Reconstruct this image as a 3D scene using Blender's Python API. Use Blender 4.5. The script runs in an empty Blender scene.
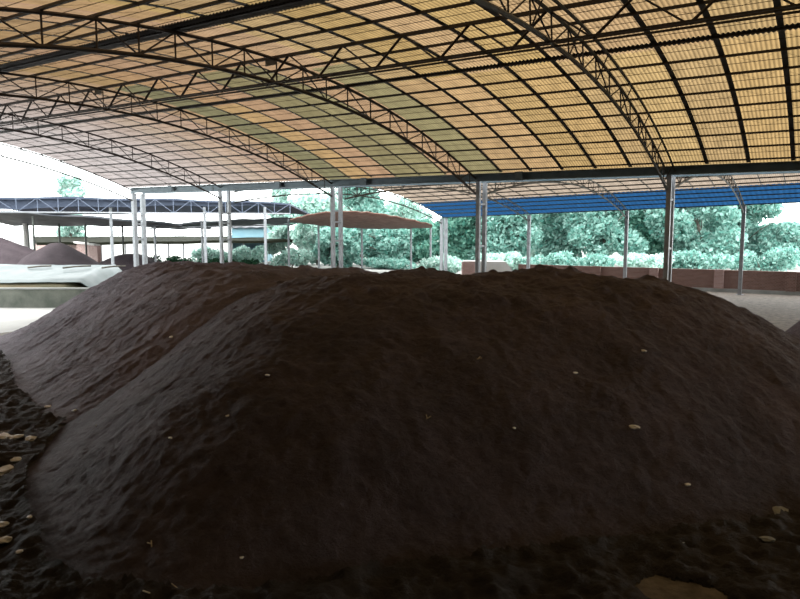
import bpy, math, random
import numpy as np
from mathutils import Vector

random.seed(7)
rng = np.random.default_rng(11)
scene = bpy.context.scene
COL = scene.collection

# ------------------------------------------------------------------ frame of the place
# x runs along the sheds (towards the right of the photo), y across the shed spans (away
# from the viewer), z up, ground at 0.  The photographer stands at the origin, eyes at 2.8 m.
EYE = 2.8
FX, FY = -0.540, 0.841          # horizontal viewing direction


def W(px, Z):
    """Plan position of something seen in column px at a distance Z along the view axis."""
    X = (px - 400) / 665.0 * Z
    return (X * 0.841 - Z * 0.540, X * 0.540 + Z * 0.841)


def hz(py, Z):
    return EYE - (py - 232) / 665.0 * Z


# ------------------------------------------------------------------ materials
def new_mat(name):
    m = bpy.data.materials.new(name)
    m.use_nodes = True
    nt = m.node_tree
    nt.nodes.clear()
    out = nt.nodes.new('ShaderNodeOutputMaterial')
    return m, nt, out


def N(nt, t, **kw):
    n = nt.nodes.new(t)
    for k, v in kw.items():
        setattr(n, k, v)
    return n


def simple(name, c1, c2=None, scale=6.0, rough=0.6, metal=0.0, bump=0.0, spec=0.4, detail=6):
    m, nt, out = new_mat(name)
    b = N(nt, 'ShaderNodeBsdfPrincipled')
    b.inputs['Roughness'].default_value = rough
    b.inputs['Metallic'].default_value = metal
    b.inputs['Specular IOR Level'].default_value = spec
    nt.links.new(b.outputs[0], out.inputs[0])
    tc = N(nt, 'ShaderNodeTexCoord')
    nz = N(nt, 'ShaderNodeTexNoise')
    nz.inputs['Scale'].default_value = scale
    nz.inputs['Detail'].default_value = detail
    nz.inputs['Roughness'].default_value = 0.65
    nt.links.new(tc.outputs['Object'], nz.inputs['Vector'])
    r = N(nt, 'ShaderNodeValToRGB')
    r.color_ramp.elements[0].position = 0.32
    r.color_ramp.elements[1].position = 0.68
    r.color_ramp.elements[0].color = (*c1, 1)
    r.color_ramp.elements[1].color = (*(c2 or c1), 1)
    nt.links.new(nz.outputs['Fac'], r.inputs[0])
    nt.links.new(r.outputs[0], b.inputs['Base Color'])
    if bump:
        bp = N(nt, 'ShaderNodeBump')
        bp.inputs['Strength'].default_value = bump
        bp.inputs['Distance'].default_value = 0.03
        nt.links.new(nz.outputs['Fac'], bp.inputs['Height'])
        nt.links.new(bp.outputs[0], b.inputs['Normal'])
    return m


def compost_mat(name, c1, c2):
    m, nt, out = new_mat(name)
    b = N(nt, 'ShaderNodeBsdfPrincipled')
    b.inputs['Roughness'].default_value = 0.85
    b.inputs['Specular IOR Level'].default_value = 0.25
    nt.links.new(b.outputs[0], out.inputs[0])
    tc = N(nt, 'ShaderNodeTexCoord')
    n1 = N(nt, 'ShaderNodeTexNoise'); n1.inputs['Scale'].default_value = 1.1; n1.inputs['Detail'].default_value = 5
    n2 = N(nt, 'ShaderNodeTexNoise'); n2.inputs['Scale'].default_value = 16; n2.inputs['Detail'].default_value = 8
    n2.inputs['Roughness'].default_value = 0.75
    nt.links.new(tc.outputs['Object'], n1.inputs['Vector'])
    nt.links.new(tc.outputs['Object'], n2.inputs['Vector'])
    mx = N(nt, 'ShaderNodeMix'); mx.data_type = 'FLOAT'
    mx.inputs[0].default_value = 0.5
    nt.links.new(n1.outputs['Fac'], mx.inputs[2]); nt.links.new(n2.outputs['Fac'], mx.inputs[3])
    r = N(nt, 'ShaderNodeValToRGB')
    r.color_ramp.elements[0].position = 0.35; r.color_ramp.elements[1].position = 0.65
    r.color_ramp.elements[0].color = (*c1, 1); r.color_ramp.elements[1].color = (*c2, 1)
    nt.links.new(mx.outputs[0], r.inputs[0]); nt.links.new(r.outputs[0], b.inputs['Base Color'])
    bp = N(nt, 'ShaderNodeBump'); bp.inputs['Strength'].default_value = 0.9; bp.inputs['Distance'].default_value = 0.05
    nt.links.new(n2.outputs['Fac'], bp.inputs['Height']); nt.links.new(bp.outputs[0], b.inputs['Normal'])
    return m


def sheet_mat(name, trans=1.0, period=0.066, streak=0.35):
    """Translucent corrugated roof sheet; the tint of each sheet comes from its own colour attribute."""
    m, nt, out = new_mat(name)
    at = N(nt, 'ShaderNodeAttribute'); at.attribute_name = 'sheet_tint'
    tc = N(nt, 'ShaderNodeTexCoord')
    sp = N(nt, 'ShaderNodeSeparateXYZ'); nt.links.new(tc.outputs['Object'], sp.inputs[0])
    mu = N(nt, 'ShaderNodeMath', operation='MULTIPLY'); mu.inputs[1].default_value = 2 * math.pi / period
    nt.links.new(sp.outputs[0], mu.inputs[0])
    sn = N(nt, 'ShaderNodeMath', operation='SINE'); nt.links.new(mu.outputs[0], sn.inputs[0])
    mr = N(nt, 'ShaderNodeMapRange'); mr.inputs[1].default_value = -1; mr.inputs[2].default_value = 0.6
    mr.inputs[3].default_value = 1.0 - streak; mr.inputs[4].default_value = 1.12      # dirt lying in the troughs
    nt.links.new(sn.outputs[0], mr.inputs[0])
    nz = N(nt, 'ShaderNodeTexNoise'); nz.inputs['Scale'].default_value = 3.0; nz.inputs['Detail'].default_value = 7
    mp = N(nt, 'ShaderNodeMapping'); mp.inputs['Scale'].default_value = (2.2, 0.7, 0.7)
    nt.links.new(tc.outputs['Object'], mp.inputs[0]); nt.links.new(mp.outputs[0], nz.inputs['Vector'])
    m2 = N(nt, 'ShaderNodeMapRange'); m2.inputs[1].default_value = 0.3; m2.inputs[2].default_value = 0.7
    m2.inputs[3].default_value = 0.8; m2.inputs[4].default_value = 1.15
    nt.links.new(nz.outputs['Fac'], m2.inputs[0])
    pr = N(nt, 'ShaderNodeMath', operation='MULTIPLY')
    nt.links.new(mr.outputs[0], pr.inputs[0]); nt.links.new(m2.outputs[0], pr.inputs[1])
    vm = N(nt, 'ShaderNodeVectorMath', operation='SCALE')
    nt.links.new(at.outputs['Color'], vm.inputs[0]); nt.links.new(pr.outputs[0], vm.inputs['Scale'])
    tr = N(nt, 'ShaderNodeBsdfTranslucent'); nt.links.new(vm.outputs[0], tr.inputs['Color'])
    df = N(nt, 'ShaderNodeBsdfDiffuse'); nt.links.new(vm.outputs[0], df.inputs['Color'])
    mx = N(nt, 'ShaderNodeMixShader'); mx.inputs[0].default_value = 0.22
    nt.links.new(tr.outputs[0], mx.inputs[1]); nt.links.new(df.outputs[0], mx.inputs[2])
    nt.links.new(mx.outputs[0], out.inputs[0])
    return m


def leaf_mat(name, c1, c2):
    m, nt, out = new_mat(name)
    gi = N(nt, 'ShaderNodeNewGeometry')
    r = N(nt, 'ShaderNodeValToRGB')
    r.color_ramp.elements[0].color = (*c1, 1); r.color_ramp.elements[1].color = (*c2, 1)
    nt.links.new(gi.outputs['Random Per Island'], r.inputs[0])
    df = N(nt, 'ShaderNodeBsdfDiffuse'); tr = N(nt, 'ShaderNodeBsdfTranslucent')
    nt.links.new(r.outputs[0], df.inputs[0]); nt.links.new(r.outputs[0], tr.inputs[0])
    mx = N(nt, 'ShaderNodeMixShader'); mx.inputs[0].default_value = 0.45
    nt.links.new(df.outputs[0], mx.inputs[1]); nt.links.new(tr.outputs[0], mx.inputs[2])
    nt.links.new(mx.outputs[0], out.inputs[0])
    return m


def brick_mat(name, c1, c2, mortar, scale=4.0):
    m, nt, out = new_mat(name)
    b = N(nt, 'ShaderNodeBsdfPrincipled'); b.inputs['Roughness'].default_value = 0.9
    nt.links.new(b.outputs[0], out.inputs[0])
    tc = N(nt, 'ShaderNodeTexCoord')
    sp = N(nt, 'ShaderNodeSeparateXYZ'); nt.links.new(tc.outputs['Object'], sp.inputs[0])
    ad = N(nt, 'ShaderNodeMath', operation='ADD')
    nt.links.new(sp.outputs[0], ad.inputs[0]); nt.links.new(sp.outputs[1], ad.inputs[1])
    cb = N(nt, 'ShaderNodeCombineXYZ')
    nt.links.new(ad.outputs[0], cb.inputs[0]); nt.links.new(sp.outputs[2], cb.inputs[1])
    br = N(nt, 'ShaderNodeTexBrick')
    br.inputs['Scale'].default_value = scale
    br.inputs['Color1'].default_value = (*c1, 1); br.inputs['Color2'].default_value = (*c2, 1)
    br.inputs['Mortar'].default_value = (*mortar, 1)
    br.inputs['Mortar Size'].default_value = 0.012
    nt.links.new(cb.outputs[0], br.inputs['Vector'])
    nt.links.new(br.outputs['Color'], b.inputs['Base Color'])
    return m


M = {}
M['compost'] = compost_mat('dark compost', (0.0255, 0.0190, 0.0225), (0.072, 0.0545, 0.0615))
M['compost_lit'] = compost_mat('side lit compost', (0.052, 0.0430, 0.0530), (0.128, 0.1060, 0.1250))  # same compost, paler and bluer: sky light from the left put into the colour
M['soil'] = compost_mat('trodden soil litter', (0.012, 0.0098, 0.0095), (0.036, 0.029, 0.027))
M['floor'] = simple('pale earth floor', (0.045, 0.036, 0.028), (0.16, 0.135, 0.11), 5.0, 0.9, bump=0.6, detail=9)
M['apron'] = simple('pale concrete yard', (0.259, 0.259, 0.2445), (0.3453, 0.3453, 0.3309), 0.6, 0.9)
M['sheet'] = sheet_mat('yellow corrugated translucent sheet')
M['sheet_blue'] = sheet_mat('blue corrugated translucent sheet', 1.0, 0.2, 0.15)
M['steel'] = simple('dark painted steel', (0.012, 0.009, 0.008), (0.030, 0.020, 0.016), 9, 0.6)
M['steel_green'] = simple('dark green grey steel', (0.030, 0.034, 0.030), (0.055, 0.06, 0.052), 9, 0.5)
M['beam'] = simple('blue grey beam paint', (0.05, 0.075, 0.09), (0.09, 0.12, 0.14), 4, 0.4, 0.3)
M['galv'] = simple('galvanised post', (0.1652, 0.177, 0.1888), (0.2479, 0.2597, 0.2774), 6, 0.45, 0.35)
M['bluesteel'] = simple('blue grey lattice paint', (0.06943, 0.09026, 0.1319), (0.1041, 0.125, 0.1736), 4, 0.5)
M['ridge'] = simple('grey ridge sheet', (0.06, 0.064, 0.066), (0.12, 0.126, 0.13), 5, 0.5)
M['brick'] = brick_mat('weathered red brick', (0.08734, 0.03853, 0.02826), (0.1284, 0.06679, 0.05138), (0.26, 0.22, 0.2))
M['brick_pink'] = brick_mat('pale pink brick', (0.185, 0.1028, 0.09248), (0.2363, 0.1439, 0.1284), (0.5, 0.45, 0.42))
M['brick_dark'] = brick_mat('dark back brick', (0.06, 0.035, 0.03), (0.08, 0.05, 0.04), (0.08, 0.07, 0.06))
M['plaster'] = simple('white plaster', (0.3596, 0.3494, 0.3288), (0.4213, 0.411, 0.3956), 1.5, 0.9)
M['conc'] = simple('mossy concrete', (0.06943, 0.07984, 0.06596), (0.1389, 0.1458, 0.125), 1.4, 0.9, bump=0.2)
M['conc_cap'] = simple('grey concrete cap', (0.1527, 0.1597, 0.1527), (0.2361, 0.243, 0.2291), 2.0, 0.9)
M['moss'] = simple('mossy bank', (0.035, 0.045, 0.022), (0.11, 0.085, 0.05), 1.2, 0.95, bump=0.3)
M['tarp'] = simple('white plastic sheet', (0.06358, 0.08385, 0.08385), (0.104, 0.1213, 0.1213), 0.8, 0.4, spec=0.12)
M['navy'] = simple('navy roof sheet', (0.02673, 0.03819, 0.06492), (0.04582, 0.0611, 0.09928), 2.0, 0.6)
M['greyroof'] = simple('grey roof sheet', (0.05138, 0.05651, 0.06679), (0.1028, 0.1079, 0.1182), 1.0, 0.6, spec=0.12)
M['oliveroof'] = simple('olive roof sheet', (0.0077, 0.0088, 0.00572), (0.0154, 0.0165, 0.011), 1.2, 0.95, spec=0.03)
M['brownroof'] = simple('red brown roof sheet', (0.09026, 0.04513, 0.03471), (0.1805, 0.1041, 0.08331), 2.5, 0.9)
M['bluewall'] = simple('pale blue sheet wall', (0.1527, 0.2916, 0.361), (0.2083, 0.3471, 0.4027), 1.0, 0.7)
M['stone'] = simple('pale stone', (0.45, 0.45, 0.45), (0.75, 0.75, 0.76), 14, 0.9, bump=0.4)
M['straw'] = simple('dry straw', (0.32, 0.27, 0.18), (0.45, 0.40, 0.30), 14, 0.8)
M['bark'] = simple('grey bark', (0.06, 0.055, 0.045), (0.13, 0.12, 0.10), 5, 0.95)
M['wire'] = simple('rusty wire', (0.05, 0.028, 0.014), (0.08, 0.045, 0.02), 8, 0.7)
M['leaf'] = leaf_mat('blue green leaves', (0.09711, 0.2635, 0.2219), (0.3607, 0.5548, 0.4994))
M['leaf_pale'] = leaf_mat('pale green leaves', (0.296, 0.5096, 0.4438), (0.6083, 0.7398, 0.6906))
M['leaf_dark'] = leaf_mat('deep green leaves', (0.04855, 0.1872, 0.1457), (0.2358, 0.4439, 0.3607))
M['shrub'] = leaf_mat('dark shrub leaves', (0.015, 0.05, 0.03), (0.06, 0.14, 0.08))


# ------------------------------------------------------------------ mesh helpers
class MB:
    def __init__(self):
        self.v, self.f = [], []

    def box(self, c, s, ax=None):
        """box of full size s about c; ax = three unit axes"""
        c = Vector(c)
        ax = ax or (Vector((1, 0, 0)), Vector((0, 1, 0)), Vector((0, 0, 1)))
        k = len(self.v)
        for dz in (-.5, .5):
            for dx, dy in ((-.5, -.5), (.5, -.5), (.5, .5), (-.5, .5)):
                self.v.append(tuple(c + ax[0] * dx * s[0] + ax[1] * dy * s[1] + ax[2] * dz * s[2]))
        for q in ((3, 2, 1, 0), (4, 5, 6, 7), (0, 1, 5, 4), (1, 2, 6, 5), (2, 3, 7, 6), (3, 0, 4, 7)):
            self.f.append(tuple(k + i for i in q))
        return self

    def sweep(self, pts, prof, up=(0, 0, 1)):
        """sweep a closed 2-D profile [(side, up)] along pts, capped"""
        pts = [Vector(p) for p in pts]
        up = Vector(up)
        k0 = len(self.v)
        n = len(prof)
        for i, p in enumerate(pts):
            t = (pts[min(i + 1, len(pts) - 1)] - pts[max(i - 1, 0)]).normalized()
            u = up - t * up.dot(t)
            if u.length < 1e-4:
                u = Vector((1, 0, 0)) - t * t.x
            u.normalize()
            s = t.cross(u)
            for a, b in prof:
                self.v.append(tuple(p + s * a + u * b))
        for i in range(len(pts) - 1):
            for j in range(n):
                a = k0 + i * n + j
                b = k0 + i * n + (j + 1) % n
                self.f.append((a, b, b + n, a + n))
        self.f.append(tuple(k0 + j for j in reversed(range(n))))
        e = k0 + (len(pts) - 1) * n
        self.f.append(tuple(e + j for j in range(n)))
        return self

    def tube(self, pts, r, n=6):
        return self.sweep(pts, [(r * math.cos(2 * math.pi * i / n), r * math.sin(2 * math.pi * i / n)) for i in range(n)])

    def bar(self, pts, w, h):
        return self.sweep(pts, [(-w / 2, -h / 2), (w / 2, -h / 2), (w / 2, h / 2), (-w / 2, h / 2)])

    def build(self, name, mat, parent=None, smooth=False, loc=None):
        me = bpy.data.meshes.new(name)
        me.from_pydata(self.v, [], self.f)
        me.update()
        return link(name, me, mat, parent, smooth)


def link(name, me, mat, parent=None, smooth=False):
    if mat is not None:
        me.materials.append(M[mat] if isinstance(mat, str) else mat)
    if smooth:
        me.polygons.foreach_set('use_smooth', [True] * len(me.polygons))
    o = bpy.data.objects.new(name, me)
    COL.objects.link(o)
    if parent is not None:
        o.parent = parent
    return o


def tag(o, label, cat, group=None, kind=None):
    o['label'] = label
    o['category'] = cat
    if group:
        o['group'] = group
    if kind:
        o['kind'] = kind
    return o


def structure(o):
    o['kind'] = 'structure'
    return o


def empty(name, loc, label, cat, group=None):
    o = bpy.data.objects.new(name, None)
    o.empty_display_size = 0.2
    COL.objects.link(o)
    o.location = loc
    tag(o, label, cat, group)
    return o


def part(mb, name, mat, root, smooth=False):
    """mesh made in place coordinates, hung under root without moving it"""
    o = mb.build(name, mat, None, smooth)
    me = o.data
    off = np.array(root.location)
    co = np.empty(len(me.vertices) * 3)
    me.vertices.foreach_get('co', co)
    co = (co.reshape(-1, 3) - off).ravel()
    me.vertices.foreach_set('co', co)
    me.update()
    o.parent = root
    return o


ORD = ['first', 'second', 'third', 'fourth', 'fifth', 'sixth', 'seventh', 'eighth', 'ninth', 'tenth',
       'eleventh', 'twelfth', 'thirteenth', 'fourteenth', 'fifteenth', 'sixteenth', 'seventeenth', 'eighteenth']

# ------------------------------------------------------------------ numpy noise
_perm = rng.permutation(4096)


def vnoise(x, y, seed=0):
    xi = np.floor(x).astype(int); yi = np.floor(y).astype(int)
    xf = x - xi; yf = y - yi
    u = xf * xf * xf * (xf * (xf * 6 - 15) + 10); v = yf * yf * yf * (yf * (yf * 6 - 15) + 10)

    def h(a, b):
        return _perm[(_perm[(a + seed * 37) & 4095] + b * 1) & 4095] / 4095.0
    return ((h(xi, yi) * (1 - u) + h(xi + 1, yi) * u) * (1 - v) + (h(xi, yi + 1) * (1 - u) + h(xi + 1, yi + 1) * u) * v) * 2 - 1


def fbm(x, y, o=4, seed=0, g=0.5):
    a, s = 1.0, np.zeros_like(x)
    for i in range(o):
        s += a * vnoise(x * 2 ** i + 17.3 * i, y * 2 ** i - 9.1 * i, seed + i)
        a *= g
    return s


# ------------------------------------------------------------------ the ground
def quad_sheet(name, pts, mat, thick=0.06):
    k = MB()
    n = len(pts)
    k.v = [(x, y, 0.0) for x, y in pts] + [(x, y, -thick) for x, y in pts]
    k.f = [tuple(range(n)), tuple(reversed(range(n, 2 * n)))]
    for i in range(n):
        j = (i + 1) % n
        k.f.append((i, i + n, j + n, j))
    return k.build(name, mat)


XL, XR = -23.3, 27.0
structure(quad_sheet('floor', [(-19.2, -2.2), (XR, -2.2), (XR, 36), (-19.2, 36)], 'floor'))
yard = MB()
for (x0, x1, y0, y1) in ((-260, -19.2, -60, 260), (-19.2, XR, 36, 260), (XR, 120, -60, 260), (-19.2, XR, -60, -2.2)):
    k = len(yard.v)
    yard.v += [(x0, y0, 0), (x1, y0, 0), (x1, y1, 0), (x0, y1, 0)]
    yard.f.append((k, k + 1, k + 2, k + 3))
structure(yard.build('floor', 'apron'))

# ------------------------------------------------------------------ the compost heaps
def smin(a, k):
    m = np.min(a, axis=0)
    return m - np.log(np.sum(np.exp(-k * (a - m)), axis=0)) / k


def dist(P, Q, x, y):
    """signed distance to the line P->Q, positive on the left of it"""
    dx, dy = Q[0] - P[0], Q[1] - P[1]
    L = math.hypot(dx, dy)
    return (-(x - P[0]) * dy + (y - P[1]) * dx) / L


# base outlines, anticlockwise (inside on the left of every edge), with the slope of each face
BASE_A = [((-12.3, 9.4), (-9.0, 5.1), 0.80), ((-9.2, 5.0), (-5.0, 2.55), 0.70), ((-5.0, 2.55), (-2.5, 3.75), 0.72),
          ((-2.5, 3.75), (-0.3, 7.0), 0.72), ((-0.3, 7.0), (2.0, 9.7), 0.70), ((2.55, 8.0), (2.6, 14), 0.68),
          ((3.15, 11.2), (-2.6, 16.4), 0.72), ((2.6, 14.5), (-6, 16.2), 0.7), ((-6, 16.2), (-14, 16.2), 0.7)]
BASE_B = [((-18.4, 8.9), (-9.0, 5.0), 0.66), ((-9.5, 5.1), (-4.6, 7.9), 0.68), ((-4.6, 6.0), (-5.6, 16.2), 0.6), ((-4, 16.2), (-18, 16.2), 0.6),
          ((-18, 16.2), (-19.6, 12), 0.6), ((-19.6, 12), (-18.4, 8.9), 0.74)]


def heap_fields(x, y):
    depth = x * FX + y * FY
    lump = 0.10 * fbm(x * 0.7, y * 0.7, 4, 3)
    platA = 2.10 - 0.062 * np.maximum(0, depth - 9.0) + lump + 0.05 * fbm(x * 2.6, y * 2.6, 3, 9)
    a = [s * dist(P, Q, x, y) for P, Q, s in BASE_A] + [platA]
    wob = 0.10 * fbm(x * 0.45 + 5, y * 0.45, 3, 5)
    A = smin(np.array(a), 2.6) + 0.10 + wob
    # shallow rills running down the left face of the rear heap
    u = (x * -0.924 + y * 0.383); v = (x * 0.383 + y * 0.924)
    rill = 0.05 * fbm(u * 1.6, v * 0.13, 4, 21) + 0.008 * fbm(u * 8, v * 0.5, 3, 25)
    platB = 2.0 + 0.06 * fbm(x * 0.8, y * 0.8, 4, 31) + 0.04 * fbm(x * 3, y * 3, 2, 33)
    b = [s * dist(P, Q, x, y) for P, Q, s in BASE_B] + [platB]
    B = smin(np.array(b), 5.0) + rill
    # clods and scuffs
    fine = 0.014 * fbm(x * 5.5, y * 5.5, 3, 41, 0.6) + 0.011 * fbm(x * 13, y * 13, 2, 45, 0.7)
    cl = np.maximum(0, fbm(x * 2.1, y * 2.1, 3, 51) - 0.60) * 0.10
    rough_top = np.clip((np.maximum(A, B) - 1.7) / 0.4, 0, 1)
    A = A + fine + cl * (0.35 + rough_top)
    B = B + fine + cl * (0.25 + 0.8 * rough_top)
    soft = lambda h: np.logaddexp(0, 6.0 * h) / 6.0 - 0.05       # the foot runs out gently
    return soft(A), soft(B)


def heap_z(x, y):
    a, b = heap_fields(np.array([float(x)]), np.array([float(y)]))
    return float(max(a[0], b[0], 0.0))


def grid_mesh(name, xs, ys, Z, keep, mat):
    nx, ny = len(xs), len(ys)
    idx = -np.ones(nx * ny, dtype=int)
    I, J = np.nonzero(keep)
    a = I * ny + J; b = (I + 1) * ny + J; c = (I + 1) * ny + J + 1; d = I * ny + J + 1
    F = np.stack([a, b, c, d], 1)
    used = np.unique(F)
    idx[used] = np.arange(len(used))
    XX, YY = np.meshgrid(xs, ys, indexing='ij')
    V = np.stack([XX.ravel()[used], YY.ravel()[used], Z.ravel()[used]], 1)
    F = idx[F]
    me = bpy.data.meshes.new(name)
    me.vertices.add(len(V)); me.vertices.foreach_set('co', V.ravel())
    me.loops.add(F.size); me.loops.foreach_set('vertex_index', F.ravel().astype(np.int32))
    me.polygons.add(len(F)); me.polygons.foreach_set('loop_start', np.arange(0, F.size, 4, dtype=np.int32))
    me.update(calc_edges=True)
    return link(name, me, mat, None, True)


xs = np.arange(-20.6, 4.2, 0.032)
ys = np.arange(1.6, 16.5, 0.032)
XX, YY = np.meshgrid(xs, ys, indexing='ij')
FA, FB = heap_fields(XX, YY)      # both fade to -0.05 beyond the foot
H = np.maximum(FA, FB)


def cell(a):
    return 0.25 * (a[:-1, :-1] + a[1:, :-1] + a[:-1, 1:] + a[1:, 1:])


hc, ca, cb = cell(H), cell(FA), cell(FB)
Zc = np.maximum(H, -0.02)
o = grid_mesh('compost_heap', xs, ys, Zc, (hc > 0.03) & (ca >= cb), 'compost')
tag(o, 'large dark brown compost heap filling the foreground under the roof', 'compost heap', 'heaps of dark compost')
o = grid_mesh('compost_heap', xs, ys, Zc, (hc > 0.03) & (cb > ca), 'compost_lit')
tag(o, 'side-lit streaked compost heap at the left, partly hidden behind the large heap', 'compost heap', 'heaps of dark compost')

# trodden litter lying on the floor round the foot of the heaps, worn through in patches
lit = 0.045 + 0.045 * fbm(XX * 1.3, YY * 1.3, 4, 61, 0.65) + 0.028 * fbm(XX * 7, YY * 7, 4, 71, 0.6)
for (cx, cy, rx, ry, dd) in ((-0.75, 5.30, 0.34, 0.20, .16), (-0.45, 5.0, 0.3, 0.2, .16), (-0.22, 7.45, .20, .12, .15), (-9.3, 4.5, .22, .12, .14), (-8.0, 3.8, .14, .10, .13)):
    lit -= dd * np.exp(-(((XX - cx) / rx) ** 2 + ((YY - cy) / ry) ** 2) ** 2)
lit += np.clip(H + 0.05, 0, 1)
lit[XX < -15.5] = -1.0
kl = (cell(lit) > 0.0) & (hc <= 0.03)
o = grid_mesh('soil_litter', xs, ys, np.maximum(lit, -0.01), kl, 'soil')
tag(o, 'loose dark soil litter trodden over the floor around the heaps', 'soil litter', None, 'stuff')


def pebble(name, x, y, r, mat, label, cat, group, squash=0.6, rot=0.0, stretch=1.3, seed=0, z=0.0):
    me = bpy.data.meshes.new(name)
    rr = random.Random(seed)
    import bmesh
    bm = bmesh.new()
    bmesh.ops.create_icosphere(bm, subdivisions=2, radius=r)
    for v in bm.verts:
        n = 0.75 + 0.5 * rr.random()
        v.co = Vector((v.co.x * stretch * n, v.co.y * n, v.co.z * squash * n))
    bmesh.ops.rotate(bm, verts=bm.verts, cent=(0, 0, 0), matrix=__import__('mathutils').Matrix.Rotation(rot, 3, 'Z'))
    bm.to_mesh(me); bm.free()
    ob = link(name, me, mat)
    hh = heap_z(x, y)
    ob.location = (x, y, (hh if hh > 0.05 else z) + r * squash * 0.3)
    return tag(ob, label, cat, group)

# ------------------------------------------------------------------ near shed: arch, trusses, purlins
AX = 8.43                 # apex line of the near arch
LINE = 16.86              # column line between the two sheds
QK = [-3.22 - 5.0 * k for k in range(5)]      # arch trusses, k = 4 is the open gable on the left
PUR_R = [8.84, 9.53, 10.2, 10.87, 11.66, 12.4, 13.1, 13.78, 14.43, 15.05, 15.67, 16.27]
PUR_L = [8.08, 7.4, 6.70, 6.08, 5.44, 4.71, 4.0, 3.3, 2.65, 2.0, 1.4, 0.85, 0.35]
PUR = sorted(PUR_L + PUR_R)


def roof1(q, p):
    return EYE + 3.04 - 0.011 * (q + 8.2) - (p - AX) ** 2 / 44.0


def arch_pts(q, p0, p1, off=0.0, n=36):
    return [(q, p0 + (p1 - p0) * i / n, roof1(q, p0 + (p1 - p0) * i / n) + off) for i in range(n + 1)]


COLNAME = ['rightmost', 'second from right', 'middle', 'second from left', 'leftmost']
PAIR = ['fifth column pair from left', 'fourth column pair from left', 'third column pair from left',
        'second column pair from left', 'leftmost column pair at the open gable']


def make_truss(root, zf, q, nodes, depth, m_chord, m_web, p_end, twin=True, r=0.028, end_drop=None):
    """zf(q, p): height of the roof line; nodes: panel points along p"""
    qa = q - 0.06 if twin else q
    dz = -0.075

    def T(p, qq):
        return (qq, p, zf(qq, p) + dz)

    def Bt(p):
        return (q if not twin else q - 0.04, p, zf(q, p) + dz - depth)
    fine = [nodes[0] + (p_end - nodes[0]) * i / 40 for i in range(41)]
    part(MB().tube([T(p, qa) for p in fine], r), 'top_chord', m_chord, root)
    if twin:
        part(MB().tube([T(p, q + 0.14) for p in fine], r * 0.9), 'top_chord', m_chord, root)
    part(MB().tube([Bt(p) for p in fine], r * 1.15), 'bottom_chord', m_chord, root)
    for i, p in enumerate(nodes):
        part(MB().tube([T(p, qa), Bt(p)], r * 0.5, 5), 'upright', m_web, root)
        if twin and i % 2 == 0:
            part(MB().tube([T(p, q + 0.14), Bt(p)], r * 0.42, 5), 'upright', m_web, root)
        if i + 1 < len(nodes):
            p2 = nodes[i + 1]
            a, b = (T(p, qa), Bt(p2)) if i % 2 == 0 else (Bt(p), T(p2, qa))
            part(MB().tube([a, b], r * 0.46, 5), 'diagonal', m_web, root)


for k, q in enumerate(QK):
    root = empty('roof_truss', (q, LINE, EYE + 1.2),
                 ['curved lattice roof truss landing on the ' + PAIR[k] + ', under the yellow roof',
                  'curved lattice roof truss landing on the ' + PAIR[k] + ', under the yellow roof',
                  'curved lattice roof truss landing on the ' + PAIR[k] + ', under the yellow roof',
                  'curved lattice roof truss landing on the ' + PAIR[k] + ', under the yellow roof',
                  'curved lattice roof truss along the open left gable of the yellow roof'][k],
                 'roof truss', 'curved trusses of the near shed')
    make_truss(root, roof1, q, PUR, 0.40, 'steel_green' if k == 0 else 'steel', 'steel', LINE - 0.24, twin=(k == 0), r=0.028 if k < 2 else 0.024)

# purlins
for i, p in enumerate(sorted(PUR_R, reverse=True)):
    if abs(p - 8.84) < .01:
        continue
    z0, z1 = roof1(XL, p) - 0.030, roof1(XR, p) - 0.030
    mb = MB().bar([(XL, p, z0), (XR, p, z1)], 0.042, 0.036)
    lab = ORD[i] + ' dark purlin up from the gutter beam under the yellow roof'
    if abs(p - 10.87) < .01:
        lab = 'dark purlin under the narrow sheet overlap, between lattice girder and gutter beam'
    tag(mb.build('purlin', 'steel'), lab, 'purlin', 'purlins of the near shed')
for i, p in enumerate(PUR_L):
    z0, z1 = roof1(XL, p) - 0.030, roof1(XR, p) - 0.030
    mb = MB().bar([(XL, p, z0), (XR, p, z1)], 0.042, 0.036)
    if i < 2:
        lab = ORD[i] + ' dark purlin on the near side of the lattice girder, before the ridge strip'
    elif i == 2:
        lab = 'dark purlin directly under the broad grey ridge strip of the yellow roof'
    else:
        lab = ORD[i - 3] + ' dark purlin on the viewer\'s side of the broad grey ridge strip'
    tag(mb.build('purlin', 'steel'), lab, 'purlin', 'purlins of the near shed')

# thin tie wires halfway between the purlins, laced in zigzag to the next purlin
TW = sorted(PUR, reverse=True)
for i in range(len(TW) - 1):
    p0, p1 = TW[i], TW[i + 1]
    pm = 0.5 * (p0 + p1)
    if p1 < 3.9:
        break
    side = 'up from the gutter beam under the yellow sheets' if pm > 8.84 else 'on the viewer\'s side of the lattice girder'
    cnt = i if pm > 8.84 else i - 11
    root = empty('tie_wire', (QK[2], pm, roof1(QK[2], pm) - 0.02),
                 ORD[cnt] + ' thin zigzag tie wire ' + side, 'wire', 'tie wires under the yellow sheets')
    part(MB().tube([(XL, pm, roof1(XL, pm) - 0.02), (XR, pm, roof1(XR, pm) - 0.02)], 0.0045, 4), 'wire_line', 'wire', root)
    pts = []
    n = int((2 + 23.3) / 0.30)
    for j in range(n):
        qq = XL + j * 0.30
        pp = pm if j % 2 == 0 else pm + (p1 - pm) * 0.85
        pts.append((qq, pp, roof1(qq, pp) - 0.025))
    part(MB().tube(pts, 0.0022, 3), 'zigzag_wire', 'wire', root)

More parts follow.
